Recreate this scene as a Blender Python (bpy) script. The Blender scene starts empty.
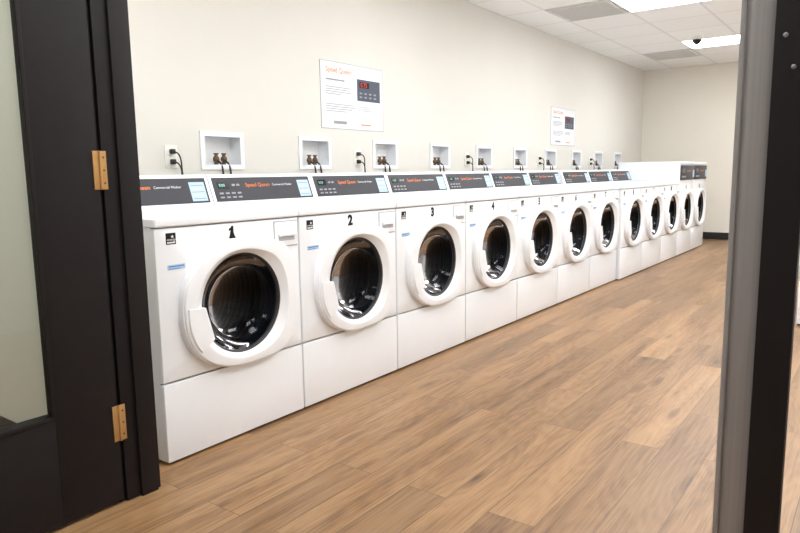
import bpy, bmesh, math, random
from mathutils import Vector, Matrix
random.seed(4)
scn=bpy.context.scene
COL=scn.collection
scn.view_settings.view_transform='Standard'
scn.view_settings.look='None'
scn.view_settings.exposure=0.0

# ------------------------------------------------------------------ materials
def new_mat(name):
    m=bpy.data.materials.new(name); m.use_nodes=True
    nt=m.node_tree
    return m,nt,nt.nodes,nt.links,nt.nodes["Principled BSDF"]
def pmat(name,col,rough=.5,metal=0.,spec=.5,noise=0.0,nscale=8.,bump=0.0,bscale=200.,coat=0.):
    m,nt,N,L,B=new_mat(name)
    B.inputs["Roughness"].default_value=rough
    B.inputs["Metallic"].default_value=metal
    B.inputs["Specular IOR Level"].default_value=spec
    B.inputs["Coat Weight"].default_value=coat
    tc=N.new("ShaderNodeTexCoord")
    nz=N.new("ShaderNodeTexNoise"); nz.inputs["Scale"].default_value=nscale; nz.inputs["Detail"].default_value=3
    L.new(tc.outputs["Object"],nz.inputs["Vector"])
    cr=N.new("ShaderNodeValToRGB")
    a=[max(0,c*(1-noise)) for c in col]; b=[min(1,c*(1+noise)) for c in col]
    cr.color_ramp.elements[0].color=(*a,1); cr.color_ramp.elements[1].color=(*b,1)
    cr.color_ramp.elements[0].position=.3; cr.color_ramp.elements[1].position=.7
    L.new(nz.outputs["Fac"],cr.inputs["Fac"]); L.new(cr.outputs["Color"],B.inputs["Base Color"])
    if bump>0:
        n2=N.new("ShaderNodeTexNoise"); n2.inputs["Scale"].default_value=bscale; n2.inputs["Detail"].default_value=2
        L.new(tc.outputs["Object"],n2.inputs["Vector"])
        bp=N.new("ShaderNodeBump"); bp.inputs["Strength"].default_value=bump; bp.inputs["Distance"].default_value=.002
        L.new(n2.outputs["Fac"],bp.inputs["Height"]); L.new(bp.outputs["Normal"],B.inputs["Normal"])
    return m
M={}
M['enamel']=pmat("white_enamel",(.84,.865,.90),.28,0,.45,.008)
M['enamel2']=pmat("white_plastic",(.84,.86,.89),.35,0,.45,.008)
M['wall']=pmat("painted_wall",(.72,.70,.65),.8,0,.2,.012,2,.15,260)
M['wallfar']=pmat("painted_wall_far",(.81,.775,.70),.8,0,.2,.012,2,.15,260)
M['black']=pmat("black_painted_steel",(.011,.009,.010),.5,0,.22,.08,20)
M['blacktrim']=pmat("black_rubber_base",(.02,.019,.02),.55,0,.4,.1)
M['rubber']=pmat("grey_rubber",(.025,.025,.028),.5,0,.4,.1)
M['blackplastic']=pmat("black_plastic",(.012,.012,.013),.4,0,.5,.1)
M['console']=pmat("charcoal_panel",(.052,.052,.060),.5,0,.2,.04)
M['posterpanel']=pmat("slate_panel_print",(.085,.10,.135),.5,0,.2,.04)
M['display']=pmat("display_glass",(.008,.010,.010),.15,0,.4,.1)
M['green']=pmat("display_digits",(.25,.65,.45),.4,0,.5,.02)
M['button']=pmat("grey_button",(.28,.29,.31),.4,0,.5,.03)
M['orange']=pmat("orange_print",(.90,.24,.06),.5,0,.3,.02)
M['whiteprint']=pmat("white_print",(.8,.8,.8),.5,0,.4,.01)
M['blackprint']=pmat("black_print",(.008,.008,.008),.5,0,.2,.05)
M['greyprint']=pmat("grey_print",(.30,.31,.34),.6,0,.3,.03)
M['palegrey']=pmat("pale_grey_print",(.40,.40,.43),.6,0,.3,.02)
M['bluesticker']=pmat("pale_blue_sticker",(.42,.58,.72),.45,0,.3,.03)
M['blueprint']=pmat("blue_print",(.10,.22,.55),.5,0,.4,.03)
M['redled']=pmat("red_led",(.75,.03,.02),.4,0,.4,.02)
M['paper']=pmat("white_paper",(.81,.83,.86),.45,0,.3,.01)
M['brass']=pmat("brass",(.45,.255,.095),.5,.45,.35,.08,30)
M['screw']=pmat("dark_brass_screw",(.16,.09,.04),.5,.4,.3,.08,30)
M['oldbrass']=pmat("aged_brass",(.13,.085,.045),.45,.4,.4,.15,60)
M['chrome']=pmat("brushed_steel",(.3,.3,.31),.35,.8,.5,.05,40)
M['beige']=pmat("cream_plate",(.84,.82,.76),.45,0,.4,.02)
M['boxin']=pmat("box_inside_plastic",(.84,.85,.86),.5,0,.4,.02)
M['ventgrey']=pmat("vent_enamel",(.66,.65,.63),.45,0,.4,.02)
M['ventdark']=pmat("vent_shadow",(.26,.25,.24),.7,0,.3,.05)
M['tbar']=pmat("white_frame",(.85,.85,.84),.4,0,.4,.01)

def metal_streak(name):
    m,nt,N,L,B=new_mat(name)
    tc=N.new("ShaderNodeTexCoord"); mp=N.new("ShaderNodeMapping"); mp.inputs["Scale"].default_value=(40,40,.3)
    nz=N.new("ShaderNodeTexNoise"); nz.inputs["Scale"].default_value=2; nz.inputs["Detail"].default_value=2
    cr=N.new("ShaderNodeValToRGB"); cr.color_ramp.elements[0].color=(.20,.195,.20,1); cr.color_ramp.elements[1].color=(.46,.45,.45,1)
    L.new(tc.outputs["Object"],mp.inputs["Vector"]); L.new(mp.outputs[0],nz.inputs["Vector"]); L.new(nz.outputs["Fac"],cr.inputs["Fac"])
    L.new(cr.outputs[0],B.inputs["Base Color"]); B.inputs["Metallic"].default_value=.25; B.inputs["Roughness"].default_value=.4
    return m
M['mullion']=metal_streak("brushed_grey_metal")

def emis(name,col,st):
    m,nt,N,L,B=new_mat(name); N.remove(B)
    e=N.new("ShaderNodeEmission"); e.inputs[0].default_value=(*col,1); e.inputs[1].default_value=st
    L.new(e.outputs[0],N["Material Output"].inputs[0]); return m
M['light']=emis("light_diffuser",(.97,.985,1.0),16.5)
M['light_fill']=emis("added_fill_diffuser",(.97,.985,1.0),20.)  # emission for the added fill panels on the right
M['light_corrfill']=emis("added_corridor_fill",(.97,.985,1.0),13.)  # emission for the unseen fill panels added in the corridor

def glassmat(name,tint,ior=1.45,rough=.02,gl=.8):
    m,nt,N,L,B=new_mat(name); N.remove(B)
    t=N.new("ShaderNodeBsdfTransparent"); t.inputs[0].default_value=(*tint,1)
    g=N.new("ShaderNodeBsdfGlossy"); g.inputs["Roughness"].default_value=rough; g.inputs[0].default_value=(gl,gl,gl*1.05,1)
    fr=N.new("ShaderNodeFresnel"); fr.inputs[0].default_value=ior
    mx=N.new("ShaderNodeMixShader")
    L.new(fr.outputs[0],mx.inputs[0]); L.new(t.outputs[0],mx.inputs[1]); L.new(g.outputs[0],mx.inputs[2])
    L.new(mx.outputs[0],N["Material Output"].inputs[0]); return m
M['doorglass']=glassmat("smoked_door_glass",(.32,.35,.39),1.33,.05,.45)
M['pane']=glassmat("clear_pane",(.90,.93,.88),1.5,.01)

def drum_mat():
    m,nt,N,L,B=new_mat("perforated_drum_steel")
    tc=N.new("ShaderNodeTexCoord")
    vo=N.new("ShaderNodeTexVoronoi"); vo.inputs["Scale"].default_value=70; vo.inputs["Randomness"].default_value=.15
    L.new(tc.outputs["Object"],vo.inputs["Vector"])
    cr=N.new("ShaderNodeValToRGB"); cr.color_ramp.elements[0].position=.15; cr.color_ramp.elements[1].position=.3
    cr.color_ramp.elements[0].color=(.02,.02,.02,1); cr.color_ramp.elements[1].color=(.10,.115,.135,1)
    L.new(vo.outputs["Distance"],cr.inputs[0]); L.new(cr.outputs[0],B.inputs["Base Color"])
    B.inputs["Metallic"].default_value=.7; B.inputs["Roughness"].default_value=.38
    return m
M['drum']=drum_mat()

def floor_mat():
    m,nt,N,L,B=new_mat("wood_plank_floor")
    tc=N.new("ShaderNodeTexCoord")
    mp=N.new("ShaderNodeMapping"); mp.inputs["Rotation"].default_value=(0,0,math.pi/2)
    L.new(tc.outputs["Object"],mp.inputs["Vector"])
    br=N.new("ShaderNodeTexBrick"); br.offset=.37; br.squash=1
    br.inputs["Scale"].default_value=1; br.inputs["Brick Width"].default_value=1.22; br.inputs["Row Height"].default_value=.152
    br.inputs["Mortar Size"].default_value=.0011; br.inputs["Mortar Smooth"].default_value=.3; br.inputs["Bias"].default_value=0
    br.inputs["Color1"].default_value=(0,0,0,1); br.inputs["Color2"].default_value=(1,1,1,1); br.inputs["Mortar"].default_value=(.5,.5,.5,1)
    L.new(mp.outputs[0],br.inputs["Vector"])
    ml=N.new("ShaderNodeVectorMath"); ml.operation='MULTIPLY'; ml.inputs[1].default_value=(37,23,11)
    L.new(br.outputs["Color"],ml.inputs[0])
    def coords(sx,sy):
        sc=N.new("ShaderNodeVectorMath"); sc.operation='MULTIPLY'; sc.inputs[1].default_value=(sx,sy,1)
        L.new(mp.outputs[0],sc.inputs[0])
        ad=N.new("ShaderNodeVectorMath"); ad.operation='ADD'; L.new(sc.outputs[0],ad.inputs[0]); L.new(ml.outputs[0],ad.inputs[1])
        return ad.outputs[0]
    n1=N.new("ShaderNodeTexNoise"); n1.inputs["Scale"].default_value=1.3; n1.inputs["Detail"].default_value=4; n1.inputs["Roughness"].default_value=.55; n1.inputs["Distortion"].default_value=.5
    L.new(coords(.9,9),n1.inputs["Vector"])
    n2=N.new("ShaderNodeTexNoise"); n2.inputs["Scale"].default_value=3.5; n2.inputs["Detail"].default_value=5; n2.inputs["Roughness"].default_value=.68
    L.new(coords(1.2,40),n2.inputs["Vector"])
    vk=N.new("ShaderNodeTexVoronoi"); vk.inputs["Scale"].default_value=1.0; L.new(coords(1.6,6.5),vk.inputs["Vector"])
    kn=N.new("ShaderNodeMapRange"); kn.inputs["From Min"].default_value=.02; kn.inputs["From Max"].default_value=.17; kn.inputs["To Min"].default_value=.42; kn.inputs["To Max"].default_value=1.0
    L.new(vk.outputs["Distance"],kn.inputs["Value"])
    ad3=N.new("ShaderNodeMath"); ad3.operation='MULTIPLY_ADD'; ad3.inputs[1].default_value=.5; L.new(n1.outputs["Fac"],ad3.inputs[0]); L.new(vk.outputs["Distance"],ad3.inputs[2])
    sn=N.new("ShaderNodeMath"); sn.operation='MULTIPLY'; sn.inputs[1].default_value=46; L.new(ad3.outputs[0],sn.inputs[0])
    sn2=N.new("ShaderNodeMath"); sn2.operation='SINE'; L.new(sn.outputs[0],sn2.inputs[0])
    a1=N.new("ShaderNodeMath"); a1.operation='MULTIPLY'; a1.inputs[1].default_value=.54; L.new(n1.outputs["Fac"],a1.inputs[0])
    a2=N.new("ShaderNodeMath"); a2.operation='MULTIPLY_ADD'; a2.inputs[1].default_value=.46; L.new(n2.outputs["Fac"],a2.inputs[0]); L.new(a1.outputs[0],a2.inputs[2])
    mixf=N.new("ShaderNodeMath"); mixf.operation='MULTIPLY_ADD'; mixf.inputs[1].default_value=.022; L.new(sn2.outputs[0],mixf.inputs[0]); L.new(a2.outputs[0],mixf.inputs[2])
    cr=N.new("ShaderNodeValToRGB")
    e=cr.color_ramp.elements
    e[0].position=.33; e[0].color=(.118,.060,.025,1)
    e[1].position=.68; e[1].color=(.355,.212,.105,1)
    x=e.new(.43); x.color=(.205,.110,.049,1)
    x=e.new(.53); x.color=(.282,.160,.075,1)
    L.new(mixf.outputs[0],cr.inputs[0])
    mr=N.new("ShaderNodeMapRange"); mr.inputs["To Min"].default_value=.76; mr.inputs["To Max"].default_value=1.14
    L.new(br.outputs["Color"],mr.inputs["Value"])
    mk=N.new("ShaderNodeMath"); mk.operation='MULTIPLY'; L.new(mr.outputs[0],mk.inputs[0]); L.new(kn.outputs[0],mk.inputs[1])
    mm=N.new("ShaderNodeVectorMath"); mm.operation='MULTIPLY'; L.new(cr.outputs[0],mm.inputs[0]); L.new(mk.outputs[0],mm.inputs[1])
    mx=N.new("ShaderNodeMix"); mx.data_type='RGBA'
    L.new(br.outputs["Fac"],mx.inputs[0]); L.new(mm.outputs[0],mx.inputs[6]); mx.inputs[7].default_value=(.085,.045,.022,1)
    L.new(mx.outputs[2],B.inputs["Base Color"])
    B.inputs["Roughness"].default_value=.36; B.inputs["Specular IOR Level"].default_value=.36
    bp=N.new("ShaderNodeBump"); bp.inputs["Strength"].default_value=.08; bp.inputs["Distance"].default_value=.002
    L.new(mixf.outputs[0],bp.inputs["Height"]); L.new(bp.outputs[0],B.inputs["Normal"])
    return m
M['floor']=floor_mat()
TX,TY=-2.10,8.43
def ceil_mat():
    m,nt,N,L,B=new_mat("ceiling_tiles")
    tc=N.new("ShaderNodeTexCoord"); mp=N.new("ShaderNodeMapping")
    mp.inputs["Location"].default_value=(-TX,-TY,0); L.new(tc.outputs["Object"],mp.inputs["Vector"])
    br=N.new("ShaderNodeTexBrick"); br.offset=0; br.inputs["Scale"].default_value=1
    br.inputs["Brick Width"].default_value=.61; br.inputs["Row Height"].default_value=.61
    br.inputs["Mortar Size"].default_value=.011; br.inputs["Mortar Smooth"].default_value=.05
    br.inputs["Color1"].default_value=(.92,.915,.90,1); br.inputs["Color2"].default_value=(.89,.885,.87,1); br.inputs["Mortar"].default_value=(.76,.75,.73,1)
    L.new(mp.outputs[0],br.inputs["Vector"]); L.new(br.outputs["Color"],B.inputs["Base Color"])
    B.inputs["Roughness"].default_value=.85
    nz=N.new("ShaderNodeTexNoise"); nz.inputs["Scale"].default_value=120; L.new(tc.outputs["Object"],nz.inputs["Vector"])
    bp=N.new("ShaderNodeBump"); bp.inputs["Strength"].default_value=.3; bp.inputs["Distance"].default_value=.003
    L.new(nz.outputs["Fac"],bp.inputs["Height"]); L.new(bp.outputs[0],B.inputs["Normal"])
    return m
M['ceil']=ceil_mat()

# ------------------------------------------------------------------ mesh helpers
def link(o,parent=None):
    COL.objects.link(o)
    if parent is not None: o.parent=parent
    return o
def obj_from_bm(name,bm,mats,parent=None,smooth=False,loc=None):
    me=bpy.data.meshes.new(name); bmesh.ops.recalc_face_normals(bm,faces=bm.faces); bm.to_mesh(me); bm.free()
    if not isinstance(mats,(list,tuple)): mats=[mats]
    for mt in mats: me.materials.append(mt)
    if smooth:
        me.polygons.foreach_set("use_smooth",[True]*len(me.polygons))
        try: me.set_sharp_from_angle(angle=math.radians(smooth if smooth is not True else 38))
        except Exception: pass
    o=bpy.data.objects.new(name,me)
    if loc: o.location=loc
    return link(o,parent)
def add_box(bm,b,bevel=0,seg=2,mi=0):
    x0,x1,y0,y1,z0,z1=b
    t=bmesh.new()
    r=bmesh.ops.create_cube(t,size=1)
    for v in t.verts: v.co=Vector((x0+(v.co.x+.5)*(x1-x0),y0+(v.co.y+.5)*(y1-y0),z0+(v.co.z+.5)*(z1-z0)))
    if bevel>0: bmesh.ops.bevel(t,geom=t.edges[:],offset=bevel,segments=seg,profile=.6,affect='EDGES')
    for f in t.faces: f.material_index=mi
    me=bpy.data.meshes.new("tmp"); t.to_mesh(me); t.free(); bm.from_mesh(me); bpy.data.meshes.remove(me)
def box(name,b,mat,parent=None,bevel=0,seg=2):
    bm=bmesh.new(); add_box(bm,b,bevel,seg)
    return obj_from_bm(name,bm,mat,parent,smooth=bevel>0)
def boxes(name,bs,mat,parent=None,bevel=0):
    bm=bmesh.new()
    for i,b in enumerate(bs):
        if len(b)==7: add_box(bm,b[:6],bevel,2,b[6])
        else: add_box(bm,b,bevel)
    return obj_from_bm(name,bm,mat,parent,smooth=bevel>0)
def skin_rings(bm,rings,closed=True):
    for A,Bq in zip(rings[:-1],rings[1:]):
        n=max(len(A),len(Bq))
        for i in range(n):
            j=(i+1)%n
            if len(A)==1 and len(Bq)==1: continue
            if len(A)==1: bm.faces.new((A[0],Bq[i],Bq[j]))
            elif len(Bq)==1: bm.faces.new((A[i],A[j],Bq[0]))
            else: bm.faces.new((A[i],A[j],Bq[j],Bq[i]))
def lathe(name,prof,mat,parent,c,seg=72,axis='x',mi=None):
    bm=bmesh.new(); rings=[]
    for r,a in prof:
        if r<1e-6:
            p=(a,0,0) if axis=='x' else (0,0,a)
            rings.append([bm.verts.new(Vector(p)+Vector(c))])
        else:
            ring=[]
            for i in range(seg):
                t=2*math.pi*i/seg
                p=(a,r*math.cos(t),r*math.sin(t)) if axis=='x' else (r*math.cos(t),r*math.sin(t),a)
                ring.append(bm.verts.new(Vector(p)+Vector(c)))
            rings.append(ring)
    skin_rings(bm,rings)
    return obj_from_bm(name,bm,mat,parent,smooth=True)
def tube(name,pts,r,mat,parent,res=3):
    cu=bpy.data.curves.new("c","CURVE"); cu.dimensions='3D'; cu.bevel_depth=r; cu.bevel_resolution=res; cu.use_fill_caps=True
    sp=cu.splines.new('NURBS'); sp.points.add(len(pts)-1); sp.order_u=3; sp.use_endpoint_u=True; sp.resolution_u=6
    for p,q in zip(sp.points,pts): p.co=(*q,1)
    o=bpy.data.objects.new("c",cu); COL.objects.link(o)
    dg=bpy.context.evaluated_depsgraph_get(); dg.update()
    me=bpy.data.meshes.new_from_object(o.evaluated_get(dg)); 
    bpy.data.objects.remove(o); bpy.data.curves.remove(cu)
    me.materials.clear(); me.materials.append(mat); me.name=name
    me.polygons.foreach_set("use_smooth",[True]*len(me.polygons))
    return link(bpy.data.objects.new(name,me),parent)
def text_mesh(s,size,org,up,nrm,mat,align='LEFT',bold=0,xs=1.0,right=(0,1,0)):
    cu=bpy.data.curves.new("t","FONT"); cu.body=s; cu.size=size; cu.align_x=align; cu.align_y='CENTER'
    cu.offset=bold; cu.resolution_u=4
    o=bpy.data.objects.new("t",cu); COL.objects.link(o)
    dg=bpy.context.evaluated_depsgraph_get(); dg.update()
    me=bpy.data.meshes.new_from_object(o.evaluated_get(dg))
    bpy.data.objects.remove(o); bpy.data.curves.remove(cu)
    O=Vector(org); U=Vector(up).normalized(); R=Vector(right); Nn=Vector(nrm).normalized()
    for v in me.vertices:
        v.co=O+R*(v.co.x*xs)+U*v.co.y+Nn*.0006
    me.materials.clear(); me.materials.append(mat)
    return me
def text_obj(name,*a,parent=None,**k):
    me=text_mesh(*a,**k); me.name=name
    return link(bpy.data.objects.new(name,me),parent)
def root(name,loc,label,cat,group=None,rotz=0):
    e=bpy.data.objects.new(name,None); e.empty_display_size=.1; e.location=loc; e.rotation_euler[2]=rotz
    COL.objects.link(e); e["label"]=label; e["category"]=cat
    if group: e["group"]=group
    return e
def struct(o,label=None):
    o["kind"]="structure"
    if label: o["label"]=label
    return o
def copy_thing(src,loc,rotz=None,skip=()):
    n=src.copy(); n.location=loc
    if rotz is not None: n.rotation_euler[2]=rotz
    COL.objects.link(n)
    def rec(a,b):
        for ch in list(a.children):
            if ch.name.split(".")[0] in skip: continue
            c=ch.copy(); COL.objects.link(c); c.parent=b
            rec(ch,c)
    rec(src,n)
    return n
def quad_plate(name,y0,y1,t0,t1,O,U,Nn,mat,parent,thick=.002,off=0.0):
    bm=bmesh.new(); O=Vector(O);U=Vector(U).normalized();Nn=Vector(Nn).normalized();Y=Vector((0,1,0))
    vs=[]
    for n in (off,off+thick):
        for (y,t) in ((y0,t0),(y1,t0),(y1,t1),(y0,t1)):
            vs.append(bm.verts.new(O+Y*y+U*t+Nn*n))
    for f in ((0,1,2,3),(4,5,6,7),(0,1,5,4),(1,2,6,5),(2,3,7,6),(3,0,4,7)):
        bm.faces.new([vs[i] for i in f])
    return obj_from_bm(name,bm,mat,parent)

# ------------------------------------------------------------------ room dims
P=.691; XF=-2.0; Y0=1.298; XW=-3.12; YF=10.59; ZC=2.525; XR=.85; YD0=1.07; YD1=1.19; XJ=-1.89
YB=-2.2; XCL=-4.2
BW,BH=.31,.215; BY0=2.355; BP=.772; BZ=1.065; NB=10
struct(box("floor",(XCL,XR+.1,YB,YF,-.05,0),M['floor']),"medium brown wood plank flooring")
struct(box("ceiling",(XCL,XR+.1,YB,YF+.1,ZC,ZC+.05),M['ceil']),"white tiled drop ceiling")
segs=[(XW-.1,XW,YD1,YF,0,BZ+.012),(XW-.1,XW,YD1,YF,BZ+BH-.012,ZC),(XW-.11,XW-.1,YD1,YF,0,ZC)]
prev=YD1
for i in range(NB):
    a=BY0+BP*i+.012; b=a+BW-.024
    segs.append((XW-.1,XW,prev,a,BZ+.012,BZ+BH-.012)); prev=b
segs.append((XW-.1,XW,prev,YF,BZ+.012,BZ+BH-.012))
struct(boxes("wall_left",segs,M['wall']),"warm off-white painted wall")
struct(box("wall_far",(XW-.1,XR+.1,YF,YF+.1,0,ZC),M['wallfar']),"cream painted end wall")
struct(box("wall_right",(XR,XR+.1,YB,YF,0,ZC),M['wall']),"off-white painted wall")
DH=2.13
struct(boxes("wall_front",[(XCL,XJ-.05,YD0,YD1,0,ZC),(XJ-.05,XR,YD0,YD1,DH+.05,ZC)],M['wall']),"painted wall around the doorway")
struct(box("wall_corridor",(XCL-.1,XCL,YB,YD1,0,ZC),M['wall']),"off-white corridor wall")
struct(box("wall_back",(XCL-.1,XR+.1,YB-.1,YB,0,ZC),M['wall']),"off-white corridor wall")
struct(box("baseboard_far",(XW,XR,YF-.012,YF,0,.10),M['blacktrim'],bevel=.003),"black rubber baseboard")
struct(box("baseboard_left",(XW,XW+.012,YD1,YF-.012,0,.10),M['blacktrim'],bevel=.003),"black rubber baseboard")
struct(box("baseboard_corridor",(XCL,XJ-.05,YD0-.012,YD0,0,.10),M['blacktrim'],bevel=.003),"black rubber baseboard")
# door frame
struct(boxes("trim_1",[(XJ-.05,XJ,YD0+.004,YD1+.004,0,DH),(XJ,XJ+.012,YD0+.05,YD1-.012,0,DH),(XJ-.10,XJ-.012,YD0-.014,YD0+.004,0,DH+.05)],M['black'],bevel=.002),"black painted steel door jamb")
struct(boxes("trim_2",[(XJ-.05,XR,YD0-.014,YD1+.004,DH,DH+.05)],M['black'],bevel=.002),"black painted steel door header")
mull=struct(boxes("trim_3",[(-.168,-.128,.998,1.045,0,DH,0),(-.171,-.164,.990,1.05,0,DH,0),(-.130,-.0865,.985,1.005,0,DH,1),(-.160,-.118,1.005,1.12,0,DH,1)],[M['mullion'],M['black']],bevel=.003),"grey and black steel centre post of the doorway")
for i,(xx,z) in enumerate([(-.106,1.155),(-.117,1.195)]):
    me=lathe("strike_screw",[(0,0),(.003,0),(.003,.002),(.002,.0026),(0,.0026)],M['chrome'],mull,(0,0,0),16,'z')
    me.rotation_euler=(math.pi/2,0,0); me.location=(xx,.985,z)

# left door leaf
LX0,LX1=XJ-.045,XJ
LY0,LY1=.165,1.062
GE=.872
leaf=boxes("door_1",[(LX0,LX1,GE,LY1,.012,2.12),(LX0,LX1,LY0,LY0+.18,.012,2.12),(LX0,LX1,LY0+.18,GE,.012,.345),(LX0,LX1,LY0+.18,GE,1.98,2.12),
   (LX1-.002,LX1+.006,GE-.010,GE+.002,.337,1.99),(LX1-.002,LX1+.006,LY0+.17,GE,.335,.347)],M['black'],bevel=.002)
struct(leaf,"black steel door with a tall glass pane, standing open")
box("glass_pane",(LX0+.018,LX0+.026,LY0+.175,GE+.005,.34,1.985),M['pane'],leaf)
for z in (.265,1.05,1.9):
    hg=boxes("hinge",[(XJ-.001,XJ+.003,LY1-.018,LY1+.024,z-.057,z+.057)],M['brass'],leaf,bevel=.0008)
    lathe("hinge_knuckle",[(0,-.057),(.004,-.057),(.004,.057),(0,.057)],M['brass'],hg,(XJ+.004,LY1+.003,z),16,'z')
    for dz in (-.038,0,.038):
        lathe("hinge_screw",[(0,.0028),(.0035,.0028),(.003,.0042),(0,.0042)],M['screw'],hg,(XJ,LY1+.015,z+dz),12,'x')

# ------------------------------------------------------------------ washer
W=P-.008
FX=.36; HY=W/2
def build_body(g,zt,cy,cz):
    bm=bmesh.new()
    x0,x1,y0,y1,z0,z1=-.36,FX-.02,-HY,HY,.012,zt-.033
    v=[bm.verts.new(p) for p in ((x0,y0,z0),(x1,y0,z0),(x1,y1,z0),(x0,y1,z0),(x0,y0,z1),(x1,y0,z1),(x1,y1,z1),(x0,y1,z1))]
    for f in ((0,1,2,3),(4,5,6,7),(0,1,5,4),(2,3,7,6),(3,0,4,7)): bm.faces.new([v[i] for i in f])
    obj_from_bm("cabinet",bm,M['enamel'],g)
    bm=bmesh.new(); n=64; zl,zh=.304,zt-.037; R=.215
    angs=sorted(set([2*math.pi*i/n for i in range(n)]+[math.atan2(z-cz,y-cy)%(2*math.pi) for y in(-HY,HY) for z in (zl,zh)]))
    def ring(x,outer,ins=0):
        o=[]
        for a in angs:
            c,s=math.cos(a),math.sin(a)
            if outer:
                ts=[]
                if c>1e-9: ts.append((HY-ins-cy)/c)
                if c<-1e-9: ts.append((-HY+ins-cy)/c)
                if s>1e-9: ts.append((zh-ins-cz)/s)
                if s<-1e-9: ts.append((zl+ins-cz)/s)
                t=min(ts)
            else: t=R
            o.append(bm.verts.new((x,cy+c*t,cz+s*t)))
        return o
    rs=[ring(FX-.02,True),ring(FX-.005,True),ring(FX-.0015,True,.0015),ring(FX,True,.005),ring(FX,False),ring(FX-.04,False)]
    m=len(angs)
    for A,B in zip(rs[:-1],rs[1:]):
        for i in range(m):
            j=(i+1)%m; bm.faces.new((A[i],A[j],B[j],B[i]))
    obj_from_bm("front_panel",bm,M['enamel'],g,smooth=True)
    box("lower_panel",(FX-.022,FX,-HY,HY,.011,.298),M['enamel'],g,bevel=.004)
    box("worktop",(-.36,FX+.006,-HY-.001,HY+.001,zt-.033,zt),M['enamel2'],g,bevel=.007,seg=3)
    for sx in(-.3,.3):
        for sy in(-.29,.29):
            lathe("foot",[(0,0),(.022,0),(.022,.008),(.01,.010),(.01,.016),(0,.016)],M['rubber'],g,(sx,sy,0),16,'z')
    prof=[(.215,FX-.06),(.235,FX-.09)]
    for j in range(10):
        xx=FX-.10-j*.031
        prof+=[(.235,xx),(.235,xx-.012),(.2315,xx-.019),(.235,xx-.027)]
    prof+=[(.235,FX-.42),(.20,FX-.425),(.19,FX-.415),(.15,FX-.415),(.14,FX-.425),(.10,FX-.42),(.09,FX-.39),(0,FX-.385)]
    dr=lathe("drum",prof,M['drum'],g,(0,cy,cz),56)
    for j in range(3):
        a=math.radians(-70+120*j); c,s=math.cos(a),math.sin(a)
        bm=bmesh.new()
        rad=Vector((0,c,s)); tan=Vector((0,-s,c)); C=Vector((0,cy,cz))
        prof=[(.236,-.035),(.20,-.016),(.185,0),(.20,.016),(.236,.035)]
        A_=[bm.verts.new(C+rad*r+tan*t+Vector((FX-.12,0,0))) for r,t in prof]
        B_=[bm.verts.new(C+rad*r+tan*t+Vector((FX-.40,0,0))) for r,t in prof]
        for i in range(4): bm.faces.new((A_[i],A_[i+1],B_[i+1],B_[i]))
        bm.faces.new(A_); bm.faces.new(B_)
        obj_from_bm("drum_lifter",bm,M['drum'],dr,smooth=True)
    lathe("door_gasket",[(.222,FX-.035),(.214,FX-.02),(.20,FX-.012),(.194,FX-.03),(.190,FX-.055),(.184,FX-.062),(.190,FX-.070),(.183,FX-.080),(.190,FX-.088),(.218,FX-.07)],M['rubber'],g,(0,cy,cz),56)
RI=.195
def outer_r(a):
    c,s=math.cos(a),math.sin(a)
    if c>=0: A_,n=.276,3.8
    else: A_,n=.283,2.3
    B_=.242
    return 1.0/((abs(c)/A_)**n+(abs(s)/B_)**n)**(1.0/n)
def build_door(g,cy,cz):
    prof=[(.97,-.001),(1.0,.0),(1.0,.020),(.985,.025),(.94,.026),(.92,.031),(.88,.033),(.50,.036),(.34,.0355),(.28,.033),(.07,.018),(.0,.015),(-.01,.011),(-.01,-.010)]
    bm=bmesh.new(); seg=128; rings=[]
    for t,x in prof:
        ring=[]
        for i in range(seg):
            a=2*math.pi*i/seg
            r=RI+(outer_r(a)-RI)*t
            ring.append(bm.verts.new((FX+x,cy+r*math.cos(a),cz+r*math.sin(a))))
        rings.append(ring)
    skin_rings(bm,rings)
    d=obj_from_bm("door",bm,M['enamel2'],g,smooth=16)
    lathe("glass_bowl",[(RI+.001,FX+.006),(.188,FX+.002),(.180,FX-.015),(.166,FX-.045),(.136,FX-.072),(.10,FX-.092),(.05,FX-.103),(0,FX-.105)],M['doorglass'],d,(0,cy,cz),56)
    lathe("glass_seal",[(RI+.0005,FX+.014),(.190,FX+.012),(.186,FX+.006),(.186,FX-.002),(.194,FX-.004)],M['rubber'],d,(0,cy,cz),56)
    bm=bmesh.new(); a0,a1=math.radians(176),math.radians(214); n=18; secs=[]
    for i in range(n+1):
        a=a0+(a1-a0)*i/n
        ri=min(RI+.002,.179/abs(math.cos(a-math.radians(195))))
        c,s=math.cos(a),math.sin(a)
        ro=RI+(outer_r(a)-RI)*.82
        xf=FX+.0395
        pr=[(ro,FX+.026),(ro-.001,FX+.037),(ro-.004,xf),(ri+.006,xf),(ri+.001,xf-.005),(ri,FX+.018),(ri+.010,FX+.010)]
        secs.append([bm.verts.new((x,cy+c*r,cz+s*r)) for r,x in pr])
    k=len(secs[0])
    for A,B in zip(secs[:-1],secs[1:]):
        for i in range(k):
            j=(i+1)%k; bm.faces.new((A[i],A[j],B[j],B[i]))
    bm.faces.new(secs[0]); bm.faces.new(secs[-1][::-1])
    obj_from_bm("handle",bm,M['enamel2'],d,smooth=25)
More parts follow.
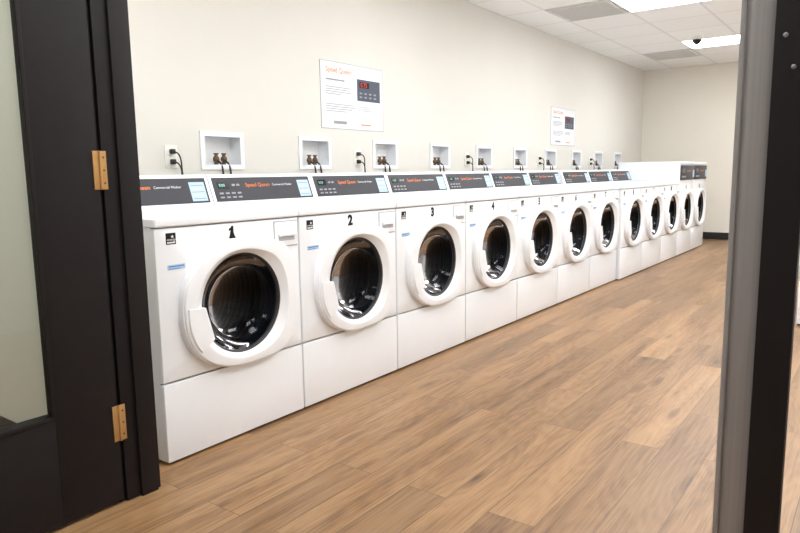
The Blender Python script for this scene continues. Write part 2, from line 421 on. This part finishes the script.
def build_drawer(g,zs=0):
    y0,y1,z0,z1=.552-.3455,.676-.3455,.738+zs,.838+zs
    d=boxes("detergent_drawer",[(FX-.004,FX+.006,y0,y1,z0,z1)],M['enamel2'],g,bevel=.004)
    boxes("drawer_handle",[(FX+.004,FX+.016,y0+.015,y1-.015,z0+.040,z0+.052)],M['enamel2'],d,bevel=.003)
    boxes("drawer_grip",[(FX+.0055,FX+.0066,y0+.018,y1-.018,z0+.022,z0+.040)],M['palegrey'],d)
    boxes("drawer_gap",[(FX-.003,FX+.0012,y0-.003,y1+.003,z0-.003,z1+.003)],M['greyprint'],d)
def build_stickers(g,zs=0):
    y=.048-.3455
    e=box("energy_label",(FX,FX+.0008,y,y+.040,.794+zs,.834+zs),M['blackprint'],g)
    bm=bmesh.new()
    cyy,czz=y+.026,.821+zs
    pts=[]
    for i in range(10):
        a=math.pi/2+i*math.pi/5; r=.007 if i%2==0 else .003
        pts.append(bm.verts.new((FX+.0014,cyy+r*math.cos(a),czz+r*math.sin(a))))
    bm.faces.new(pts)
    obj_from_bm("star_mark",bm,M['whiteprint'],e)
    text_obj("energy_text","energy",.013,(FX+.001,y+.003,.811+zs),(0,0,1),(1,0,0),M['whiteprint'],parent=e)
    box("label_strip",(FX+.0008,FX+.0014,y+.004,y+.036,.798+zs,.803+zs),M['whiteprint'],e)
    st=box("info_sticker",(FX,FX+.0008,y,y+.072,.704+zs,.722+zs),M['bluesticker'],g)
    boxes("sticker_print",[(FX+.0008,FX+.0012,y+.004,y+.068,.7135+zs,.7185+zs)],M['blueprint'],st)
    boxes("sticker_print",[(FX+.0008,FX+.0012,y+.004,y+.052,.7065+zs,.7095+zs)],M['blueprint'],st)

CY=.018; CZ=.540
A=root("washing_machine",(0,0,0),"white front-load washing machine with dark sloped control console","washing machine","row of white laundry machines")
build_body(A,.888,CY,CZ); build_door(A,CY,CZ); build_drawer(A); build_stickers(A)
def extrude_profile(name,prof,y0,y1,mat,parent):
    bm=bmesh.new()
    a=[bm.verts.new((x,y0,z)) for x,z in prof]; b=[bm.verts.new((x,y1,z)) for x,z in prof]
    n=len(prof)
    for i in range(n):
        j=(i+1)%n; bm.faces.new((a[i],a[j],b[j],b[i]))
    bm.faces.new(a); bm.faces.new(b)
    return obj_from_bm(name,bm,mat,parent)
cb=(FX-.548,.893); ct=(FX-.598,1.028)
con=extrude_profile("console",[(FX-.540,.887),cb,ct,(ct[0]-.006,1.034),(ct[0]-.012,1.036),(-.345,1.030),(-.35,.887)],-HY,HY,M['enamel2'],A)
U=Vector((ct[0]-cb[0],0,ct[1]-cb[1])); LU=U.length; U.normalize(); Nn=Vector((U.z,0,-U.x))
O=(cb[0],0,cb[1])
cf=quad_plate("console_face",-HY+.016,HY-.016,.014,LU-.010,O,U,Nn,M['console'],con,.003)
def onface(y,t,n=.003): return Vector(O)+Vector((0,y,0))+U*t+Nn*n
y=lambda a:a-.3455
quad_plate("display",y(.045),y(.110),.078,.110,O,U,Nn,M['display'],con,.002,.003)
o=text_obj("display_digits","0.00",.020,onface(y(.052),.094,.0052),U,Nn,M['green'],parent=con)
for j in range(2):
    quad_plate("button",y(.130+j*.028),y(.148+j*.028),.090,.100,O,U,Nn,M['button'],con,.003,.003)
for j in range(4):
    quad_plate("button",y(.045+j*.036),y(.067+j*.036),.050,.058,O,U,Nn,M['button'],con,.003,.003)
for j in range(4):
    quad_plate("button",y(.045+j*.036),y(.067+j*.036),.030,.037,O,U,Nn,M['button'],con,.003,.003)
text_obj("brand_text","Speed Queen",.028,onface(y(.215),.093),U,Nn,M['orange'],xs=1.05,parent=con)
text_obj("caption_text","Commercial Washer",.0165,onface(y(.392),.092),U,Nn,M['whiteprint'],xs=1.0,parent=con)
st=quad_plate("console_sticker",y(.576),y(.660),.022,.114,O,U,Nn,M['bluesticker'],con,.001,.003)
for j in range(5):
    quad_plate("sticker_line",y(.585),y(.652-.012*(j%2)),.032+j*.016,.036+j*.016,O,U,Nn,M['whiteprint' if j%2 else 'greyprint'],st,.0006,.004)

TH=1.122
T=root("tumble_dryer",(0,0,0),"tall white front-load laundry machine with upright dark control panel on the front","dryer","row of white laundry machines")
build_body(T,TH,CY,CZ); build_door(T,CY,CZ)
c2=box("console",(FX-.002,FX+.012,-HY+.016,HY-.016,.902,1.078),M['console'],T,bevel=.004)
o2=(FX+.012,0,.902)
quad_plate("display",y(.06),y(.20),.085,.135,o2,(0,0,1),(1,0,0),M['display'],c2,.002)
for j in range(4):
    quad_plate("button",y(.06+j*.05),y(.095+j*.05),.03,.05,o2,(0,0,1),(1,0,0),M['button'],c2,.003)
text_obj("brand_text","Speed Queen",.038,(FX+.0125,y(.29),1.012),(0,0,1),(1,0,0),M['orange'],parent=c2)
quad_plate("console_sticker",y(.58),y(.66),.03,.12,o2,(0,0,1),(1,0,0),M['bluesticker'],c2,.001)

def number(g,k):
    yc,zc=y(.335),.8145
    if k==1:
        pts=[(-.014,-.025),(.017,-.025),(.017,-.017),(.0085,-.017),(.0085,.026),(-.001,.026),(-.005,.019),(-.014,.014),(-.014,.006),(-.005,.009),(-.005,-.017),(-.014,-.017)]
        bm=bmesh.new(); bm.faces.new([bm.verts.new((FX+.0012,yc+a,zc+b*.94+.001)) for a,b in pts])
        bmesh.ops.triangulate(bm,faces=bm.faces[:])
        obj_from_bm("number_label",bm,M['blackprint'],g)
    else:
        text_obj("number_label",str(k),.064,(FX+.001,yc,zc),(0,0,1),(1,0,0),M['blackprint'],align='CENTER',bold=.0036,parent=g)
def rowpos(k):
    if k<=7: return (XF-FX, Y0+P*(k-.5),0)
    return (XF+.03-FX, Y0+P*(k-.5)+.005,0)
machines=[]
for k in range(1,13):
    src=A if k<=10 else T
    loc=rowpos(k)
    if (k==1) or (k==11):
        g=src; g.location=loc
    else:
        g=copy_thing(src,loc)
    machines.append(g)
g13=copy_thing(A,(-.42+FX,4.95+.3455,0),math.pi); g13["group"]="machines facing the long row"
g14=copy_thing(A,(-.42+FX,4.95+.3455+P,0),math.pi); g14["group"]="machines facing the long row"
for k,g in enumerate(machines,1): number(g,k); 
for k,g in enumerate(machines,1):
    if k<=10: g["label"]="white front-load washing machine marked with black number %d"%k
    else: g["label"]="taller white laundry machine numbered %d with dark front control panel"%k

# ------------------------------------------------------------------ outlet boxes recessed in wall
b0=root("washer_outlet_box",(XW,BY0,BZ),"white recessed plumbing box with shutoff valves and black hoses on wall","outlet box","plumbing boxes above the washers")
fl=.028
bm=bmesh.new()
for (ya,yb,za,zb) in ((0,BW,0,fl),(0,BW,BH-fl,BH),(0,fl,fl,BH-fl),(BW-fl,BW,fl,BH-fl)):
    add_box(bm,(0,.009,ya,yb,za,zb),0)
d_=-.085
for (ya,yb,za,zb) in ((fl-.004,BW-fl+.004,fl-.004,fl),(fl-.004,BW-fl+.004,BH-fl,BH-fl+.004),(fl-.004,fl,fl,BH-fl),(BW-fl,BW-fl+.004,fl,BH-fl)):
    add_box(bm,(d_,.001,ya,yb,za,zb),0)
obj_from_bm("frame",bm,M['enamel2'],b0)
box("back_plate",(d_-.003,d_,fl-.004,BW-fl+.004,fl-.004,BH-fl+.004),M['boxin'],b0)
for (yy) in (.140,.195):
    v=lathe("valve",[(0,0),(.013,0),(.013,.018),(.018,.024),(.019,.034),(.016,.044),(.010,.050),(.010,.058),(.015,.060),(.015,.067),(0,.067)],M['oldbrass'],b0,(-.040,yy,fl),20,'z')
    tube("hose",[(-.040,yy,fl+.028),(-.024,yy,fl+.020),(.006,yy,fl+.004),(.017,yy+.004,-.03),(.03,yy,-.25),(.07,yy,-.50),(.28,yy,-.58)],.006,M['blackplastic'],b0)
for i in range(1,NB):
    copy_thing(b0,(XW,BY0+BP*i,BZ))
o0=root("wall_socket",(XW,2.125,1.075),"cream duplex wall outlet with black plugs and cords","socket","wall sockets above the washers")
boxes("cover_plate",[(0,.006,0,.078,0,.122)],M['beige'],o0,bevel=.002)
for z in(.032,.086):
    p_=boxes("plug",[(.006,.030,.026,.052,z-.014,z+.014)],M['blackplastic'],o0,bevel=.005)
    tube("cord",[(.028,.04,z),(.05,.045,z-.004),(.056,.06,z-.03),(.045,.072,z-.08),(.06,.075,-.2),(.15,.08,-.4)],.004,M['blackplastic'],p_)
for i in range(1,5):
    copy_thing(o0,(XW,2.125+1.555*i,1.085))

# posters
def poster(y0,w,z0,h,label):
    g=root("notice_poster",(XW,y0,z0),label,"poster","laundry notices on the wall")
    box("sheet",(.001,.004,0,w,0,h),M['paper'],g,bevel=.0008)
    boxes("poster_border",[(.001,.0036,-.004,w+.004,-.004,0),(.001,.0036,-.004,w+.004,h,h+.004),(.001,.0036,-.004,0,0,h),(.001,.0036,w,w+.004,0,h)],M['palegrey'],g)
    text_obj("poster_heading","Speed Queen",.050*w/.68,(.0042,.05*w/.68,h*.88),(0,0,1),(1,0,0),M['orange'],xs=1.0,bold=.0003,parent=g)
    boxes("poster_text",[(.004,.0046,.05,w*.36,h*.725,h*.748)],M['greyprint'],g)
    for (a0,a,zz,tt) in ((.07,.46,.62,.014),(.07,.43,.585,.014),(.07,.46,.55,.014),(.07,.30,.515,.014),(.07,.50,.36,.014),(.07,.52,.325,.014),(.07,.47,.29,.014),(.07,.38,.255,.014),(.58,.80,.36,.012),(.58,.78,.33,.012),(.58,.80,.30,.012)):
        boxes("poster_text",[(.004,.0046,w*a0,w*a,h*zz,h*(zz+tt))],M['palegrey'],g)
    ph=boxes("poster_picture",[(.004,.0048,w*.56,w*.95,h*.46,h*.80)],M['posterpanel'],g)
    box("picture_display",(.0048,.0054,w*.60,w*.76,h*.67,h*.76),M['blackprint'],ph)
    text_obj("picture_digits","0.75",.045*w/.68,(.0056,w*.615,h*.712),(0,0,1),(1,0,0),M['redled'],bold=.0006,parent=ph)
    for j in range(4):
        for i in range(2):
            box("picture_button",(.0048,.0054,w*(.60+j*.08),w*(.64+j*.08),h*(.51+i*.06),h*(.535+i*.06)),M['button'],ph)
    boxes("poster_footer",[(.004,.0046,w*.18,w*.38,h*.07,h*.115)],M['greyprint'],g)
    boxes("poster_footer_mark",[(.004,.0046,w*.62,w*.78,h*.07,h*.09)],M['orange'],g)
    return g
poster(3.355,.675,1.345,.445,"white paper notice with orange heading and dark panel picture")
poster(7.14,.70,1.33,.42,"white notice with dark panel picture on wall near room end")

# ------------------------------------------------------------------ ceiling fixtures
def lightp(x0,y0,w,l,mat,grp="ceiling light panels"):
    g=root("ceiling_light",(x0+w/2,y0+l/2,ZC),"rectangular white glowing light panel set in ceiling","ceiling light",grp)
    a,b=w/2,l/2
    boxes("light_frame",[(-a,a,-b,-b+.02,-.012,0),(-a,a,b-.02,b,-.012,0),(-a,-a+.02,-b+.02,b-.02,-.012,0),(a-.02,a,-b+.02,b-.02,-.012,0)],M['tbar'],g,bevel=.002)
    box("diffuser",(-a+.02,a-.02,-b+.02,b-.02,-.008,-.002),mat,g)
for i in range(4): lightp(TX+.006,TY-2.44*i+.006,1.208,.598,M['light'])
for i in range(4): lightp(TX+1.83+.006,TY-2.44*i-.604,.598,1.208,M['light_fill'])  # unseen second column of panels, added to brighten the machine fronts
lightp(-1.9,-1.0,1.208,.598,M['light_corrfill'],"added corridor fill panels")  # unseen panels added to light the corridor wall behind the door glass
lightp(-3.4,-.4,1.208,.598,M['light_corrfill'],"added corridor fill panels")
def vent(x0,y0):
    g=root("air_vent",(x0+.305,y0+.305,ZC),"square louvred air vent set in ceiling","vent","ceiling air vents")
    a=.295
    boxes("vent_frame",[(-a,a,-a,-a+.03,-.012,0),(-a,a,a-.03,a,-.012,0),(-a,-a+.03,-a+.03,a-.03,-.012,0),(a-.03,a,-a+.03,a-.03,-.012,0)],M['ventgrey'],g,bevel=.002)
    box("vent_back",(-a+.03,a-.03,-a+.03,a-.03,-.003,0),M['ventdark'],g)
    boxes("louvre",[(-a+.03,a-.03,-a+.045+j*.04,-a+.065+j*.04,-.010,-.004) for j in range(13)],M['ventgrey'],g)
vent(TX-.61,TY-2.44); vent(TX-.61,TY+.61)
s=root("security_camera",(-1.87,8.30,ZC),"small black dome camera on white ceiling mount","camera")
lathe("mount",[(0,0),(.07,0),(.07,-.02),(.055,-.035),(0,-.035)],M['tbar'],s,(0,0,0),32,'z')
lathe("dome",[(.05,-.033),(.048,-.055),(.035,-.075),(.015,-.086),(0,-.088)],M['display'],s,(0,0,0),32,'z')

# ------------------------------------------------------------------ world + camera
w=bpy.data.worlds.new("world"); scn.world=w; w.use_nodes=True
w.node_tree.nodes["Background"].inputs[0].default_value=(1,.98,.96,1); w.node_tree.nodes["Background"].inputs[1].default_value=.4
yaw,pit,rol,h=.6358,.1407,-.0139,1.0289
F=Vector((-math.sin(yaw)*math.cos(pit),math.cos(yaw)*math.cos(pit),-math.sin(pit)))
R=Vector((math.cos(yaw),math.sin(yaw),0)); Uc=R.cross(F)
R2=R*math.cos(rol)+Uc*math.sin(rol); U2=-R*math.sin(rol)+Uc*math.cos(rol)
cam=bpy.data.cameras.new("camera"); co=bpy.data.objects.new("camera",cam); COL.objects.link(co)
mw=Matrix(((R2.x,U2.x,-F.x,0),(R2.y,U2.y,-F.y,0),(R2.z,U2.z,-F.z,h),(0,0,0,1)))
co.matrix_world=mw
cam.sensor_width=36; cam.lens=36*658.1/800; cam.clip_start=.02
scn.camera=co
